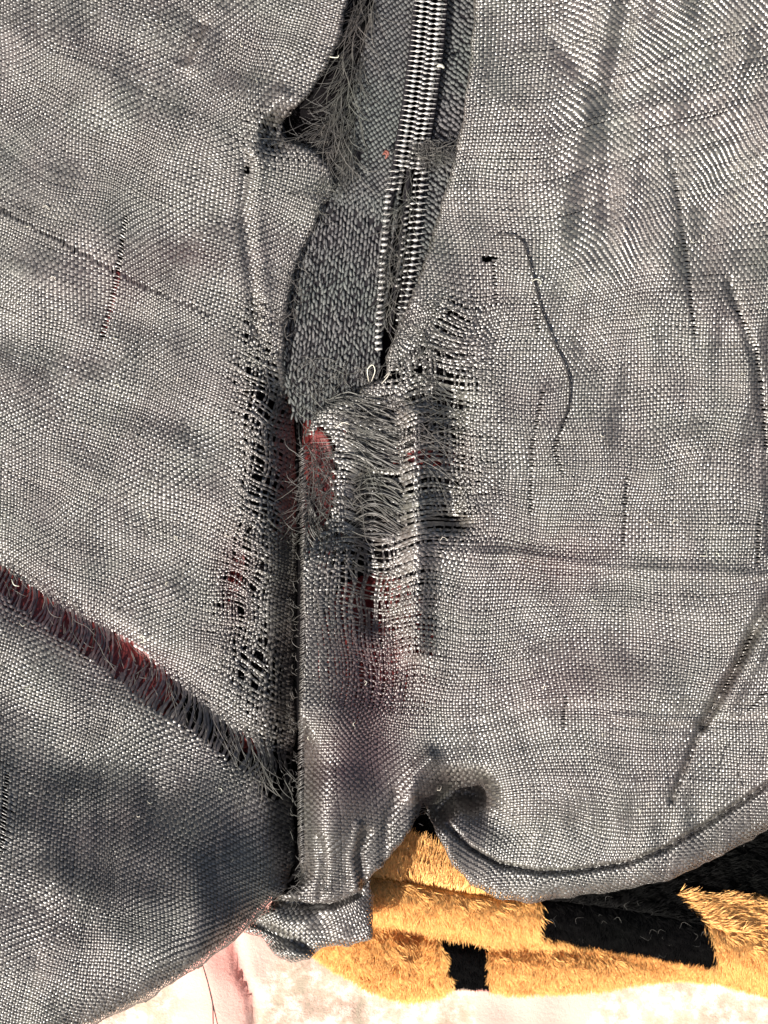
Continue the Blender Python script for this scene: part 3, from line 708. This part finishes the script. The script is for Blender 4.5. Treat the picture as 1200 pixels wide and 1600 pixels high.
# ================================================================== PLUSH
plush = thing('plush_blanket', 'yellow and black striped plush fur blanket folded under the hem of the garment', 'blanket', (0, 0, 0))
M_pileY = yarn_mat('yellow_pile', (0.70, 0.34, 0.095), (0.92, 0.52, 0.19), 0.5, 0.75, 0.3, ((0.9, 0.88, 0.85), (1.05, 1.05, 1.0)), 20)
M_pileK = yarn_mat('black_pile', (0.0015, 0.0015, 0.002), (0.005, 0.005, 0.005), 0.5, 0.8, 0.04, fil=20)
M_backY = simple('yellow_backing', (0.50, 0.24, 0.05), 0.9, 0.1)
M_backK = simple('black_backing', (0.002, 0.002, 0.002), 0.9, 0.02)
LIP = [(440, 1440), (585, 1446), (630, 1452), (682, 1462), (730, 1471), (778, 1478), (867, 1482), (933, 1490), (1000, 1500), (1100, 1518), (1200, 1545), (1300, 1575)]
BOT = [(440, 1450), (492, 1495), (505, 1505), (542, 1528), (580, 1552), (630, 1568), (685, 1560), (700, 1548), (770, 1552), (800, 1556), (933, 1550), (990, 1538), (1067, 1530),
       (1133, 1538), (1183, 1553), (1300, 1590)]
lipx = np.array(LIP, float); botx = np.array(BOT, float)
def lipy(x): return np.interp(x, lipx[:, 0], lipx[:, 1]) - 12
def boty(x): return np.interp(x, botx[:, 0], botx[:, 1]) - 8
B_up = [(843, 1380), (846, 1418), (838, 1458), (900, 1474), (960, 1487), (1040, 1504), (1100, 1514), (1122, 1502), (1116, 1462), (1086, 1424), (1052, 1396), (1200, 1398), (1320, 1430), (1320, 1200), (600, 1200), (600, 1295), (660, 1318), (760, 1370)]
B_lo = [(676, 1430), (688, 1475), (700, 1515), (706, 1560), (768, 1560), (764, 1500), (748, 1430)]
def upZ(x, y):       # upper fold
    d = lipy(x) - y
    return -112 - 36 * (1 - sm(0, 26, d)) + 14 * np.exp(-((d - 40) / 22) ** 2) - 7 * np.exp(-((d - 66) / 9) ** 2) * sm(820, 700, x) - 0.55 * np.clip(d - 62, 0, 300) + 3 * np.sin(x / 37.0)
def loZ(x, y):
    d = boty(x) - y
    return -165 - 60 * (1 - np.sqrt(np.clip(1 - ((60 - np.clip(d, 0, 60)) / 61.0) ** 2, 0, 1))) + 5 * np.sin(x / 60.0 + 1) - 26 * np.exp(-((y - lipy(x)) / 26) ** 2) - 20 * np.exp(-((x - 655) / 22) ** 2) * sm(0, 60, d)
def surf(x0, x1, ya, yb, zf, n, m):
    u, v = np.meshgrid(np.linspace(x0, x1, n), np.linspace(0, 1, m), indexing='ij')
    y = ya(u) + (yb(u) - ya(u)) * v
    return u, y, zf(u, y)
CLUMP = waves(151, 14, 34, 20)
def pile_surface(name, ya, yb, zf, blk, x0, x1, dens, seed, L0, L1, dirf):
    r = np.random.default_rng(seed)
    u, y, z = surf(x0, x1, ya, yb, zf, 240, 60)
    V = W(u, y, z).reshape(-1, 3); F = grid_faces(240, 60)[:, ::-1]
    uc = V[F].mean(1)
    isb = inside(blk, u.ravel()[F].mean(1), y.ravel()[F].mean(1))
    parts = {}
    for key, sel, mat in (('yellow_' + name, ~isb, M_backY), ('black_' + name, isb, M_backK)):
        Fk = F[sel]; us = np.unique(Fk); rm = np.zeros(len(V), np.int32); rm[us] = np.arange(len(us))
        parts[key] = mesh(key, V[us], rm[Fk], mat, plush)
    n = int(dens)
    x = r.uniform(x0, x1, n); v = r.uniform(0, 1, n); v = np.where(r.uniform(0, 1, n) < 0.12, r.uniform(0.93, 1.0, n), v)
    yy = ya(x) + (yb(x) - ya(x)) * v; z = zf(x, yy)
    wob = 5 * np.sin(yy / 5.0) + r.normal(0, 3.0, n)
    b_ = inside(blk, x + r.normal(0, 2.0, n), yy + r.normal(0, 2.0, n))
    L = (L0 + (L1 - L0) * r.uniform(0, 1, n)) * np.where(b_, 0.6, 1)
    th = dirf(x, yy) + 0.45 * smp(CLUMP, x, yy) + 0.5 * np.sin(x / 13.0 + 2 * np.sin(yy / 9.0)) * 0.6 + r.normal(0, 0.28, n)
    lean = np.clip(r.normal(0.95, 0.15, n), 0.3, 1.35)
    k = 3; ts = np.linspace(0, 1, k)
    ww = r.uniform(0.4, 0.8, n) * np.where(b_, 0.7, 1)
    PX, PY, PZ = [], [], []
    for t_ in ts:
        bend = lean * (0.55 + 0.6 * t_)
        hx = L * t_ * np.sin(bend) * np.cos(th); hy = L * t_ * np.sin(bend) * np.sin(th)
        PX.append(x + hx); PY.append(yy + hy); PZ.append(z + L * t_ * np.cos(bend) + 0.5)
    PX, PY, PZ = map(lambda q: np.stack(q, 1), (PX, PY, PZ))
    sx, sy = -np.sin(th)[:, None], np.cos(th)[:, None]
    wt = ww[:, None] * np.array([1, 0.8, 0.12])[None]
    A = W(PX + sx * wt, PY + sy * wt, PZ); B = W(PX - sx * wt, PY - sy * wt, PZ)
    VV = np.stack([A, B], 2).reshape(n, k * 2, 3)
    f = np.array([(2 * q, 2 * q + 1, 2 * q + 3, 2 * q + 2) for q in range(k - 1)])
    for key, sel, mat in (('yellow_' + name, ~b_, M_pileY), ('black_' + name, b_, M_pileK)):
        m = sel.sum(); Fk = (f[None] + (np.arange(m) * 2 * k)[:, None, None]).reshape(-1, 4)
        mesh('fur_pile', VV[sel].reshape(-1, 3), Fk, mat, parts[key], True, {'rnd': np.repeat(r.uniform(0, 1, m), 2 * k)}, 'stuff')
def upya(x): return np.full_like(x, 1215.0)
pile_surface('upper_fold', upya, lipy, upZ, B_up, 470, 1290, 105000, 101, 14, 26,
             lambda x, y: np.where(lipy(x) - y > 62, -1.75 + 0.004 * (x - 620), 1.35) + 0 * x)
pile_surface('lower_fold', lambda x: lipy(x) - 25, boty, loZ, B_lo, 470, 1290, 64000, 102, 11, 18, lambda x, y: 1.45 + 0 * x)

rk = np.random.default_rng(121); bl = []
for q in range(34):
    x = rk.uniform(850, 1110); d_ = rk.uniform(4, 95); y_ = float(lipy(np.array([x]))[0]) - d_
    if not inside(B_up, np.array([[x]]), np.array([[y_]]))[0, 0]: continue
    z_ = float(upZ(np.array([x]), np.array([y_]))[0]) + 9; th = rk.uniform(0, 6.28); l = rk.uniform(3, 12)
    bl.append(spline([(x, y_, z_), (x + math.cos(th) * l, y_ + math.sin(th) * l, z_ + 2), (x + math.cos(th + 0.9) * l * 1.6, y_ + math.sin(th + 0.9) * l * 1.6, z_)], 6))
tubes('fur_lint', bl, 0.22, M_fray, plush, 3)
# ================================================================== PALE BLANKET
m, t, b = newmat('pale_fleece')
tc = t.nodes.new('ShaderNodeNewGeometry')
n1 = noise(t, 0.55, 2, 0.5)
pink = ramp(t, n1, [(0.42, (0.86, 0.80, 0.72)), (0.50, (0.84, 0.46, 0.42)), (0.60, (0.84, 0.36, 0.34))])
at = t.nodes.new('ShaderNodeAttribute'); at.attribute_name = 'pinkness'
blot = ramp(t, noise(t, 3.2, 6, 0.7), [(0.38, (0.34, 0.29, 0.22)), (0.48, (0.50, 0.36, 0.29)), (0.60, (0.66, 0.55, 0.48))])
c = mixc(t, blot, (0.62, 0.31, 0.27), at.outputs['Fac'])
t.links.new(c, b.inputs['Base Color']); b.inputs['Roughness'].default_value = 0.9; b.inputs['Sheen Weight'].default_value = 0.2
bn = t.nodes.new('ShaderNodeBump'); bn.inputs['Strength'].default_value = 0.5; bn.inputs['Distance'].default_value = 0.04
t.links.new(noise(t, 14, 5, 0.7), bn.inputs['Height']); t.links.new(bn.outputs['Normal'], b.inputs['Normal'])
M_pale = m
xs, ys = np.meshgrid(np.linspace(-900, 2100, 400), np.linspace(700, 2600, 270), indexing='ij')
crease = segdist([(350, 1400), (368, 1470), (378, 1520), (396, 1560), (402, 1640), (400, 1800)], xs, ys)
cx_side = xs - np.interp(ys, [1400, 1470, 1520, 1560, 1640], [350, 368, 378, 396, 402])
z = -330 + 10 * waves(131, 200, 500, 12, x=xs, y=ys) + 3 * waves(132, 60, 140, 12, x=xs, y=ys)
z += 26 * np.exp(-((cx_side + 55) / 60) ** 2) - 26 * np.exp(-(np.clip(cx_side, -40, 80) / 9.0) ** 2) * 0.5 + 10 * np.exp(-((cx_side - 60) / 70) ** 2)
pk = np.clip(sm(250, 300, xs) * sm(470, 400, xs + 0.5 * (ys - 1500)) + sm(736, 744, xs) * sm(940, 925, xs + 0.3 * (ys - 1560)), 0, 1)
V = W(xs, ys, z).reshape(-1, 3)
pb = mesh('pale_blanket', V, grid_faces(400, 270)[:, ::-1], M_pale, None, True, {'pinkness': pk.ravel()})
pb['label'] = 'pale pink and white fleece blanket lying soft and sunlit beneath the fur'; pb['category'] = 'fleece'
print('tris', sum(len(o.data.loop_triangles) if False else sum(len(p.vertices) - 2 for p in o.data.polygons[:1]) * len(o.data.polygons) for o in scene.objects if o.type == 'MESH' and len(o.data.polygons)))
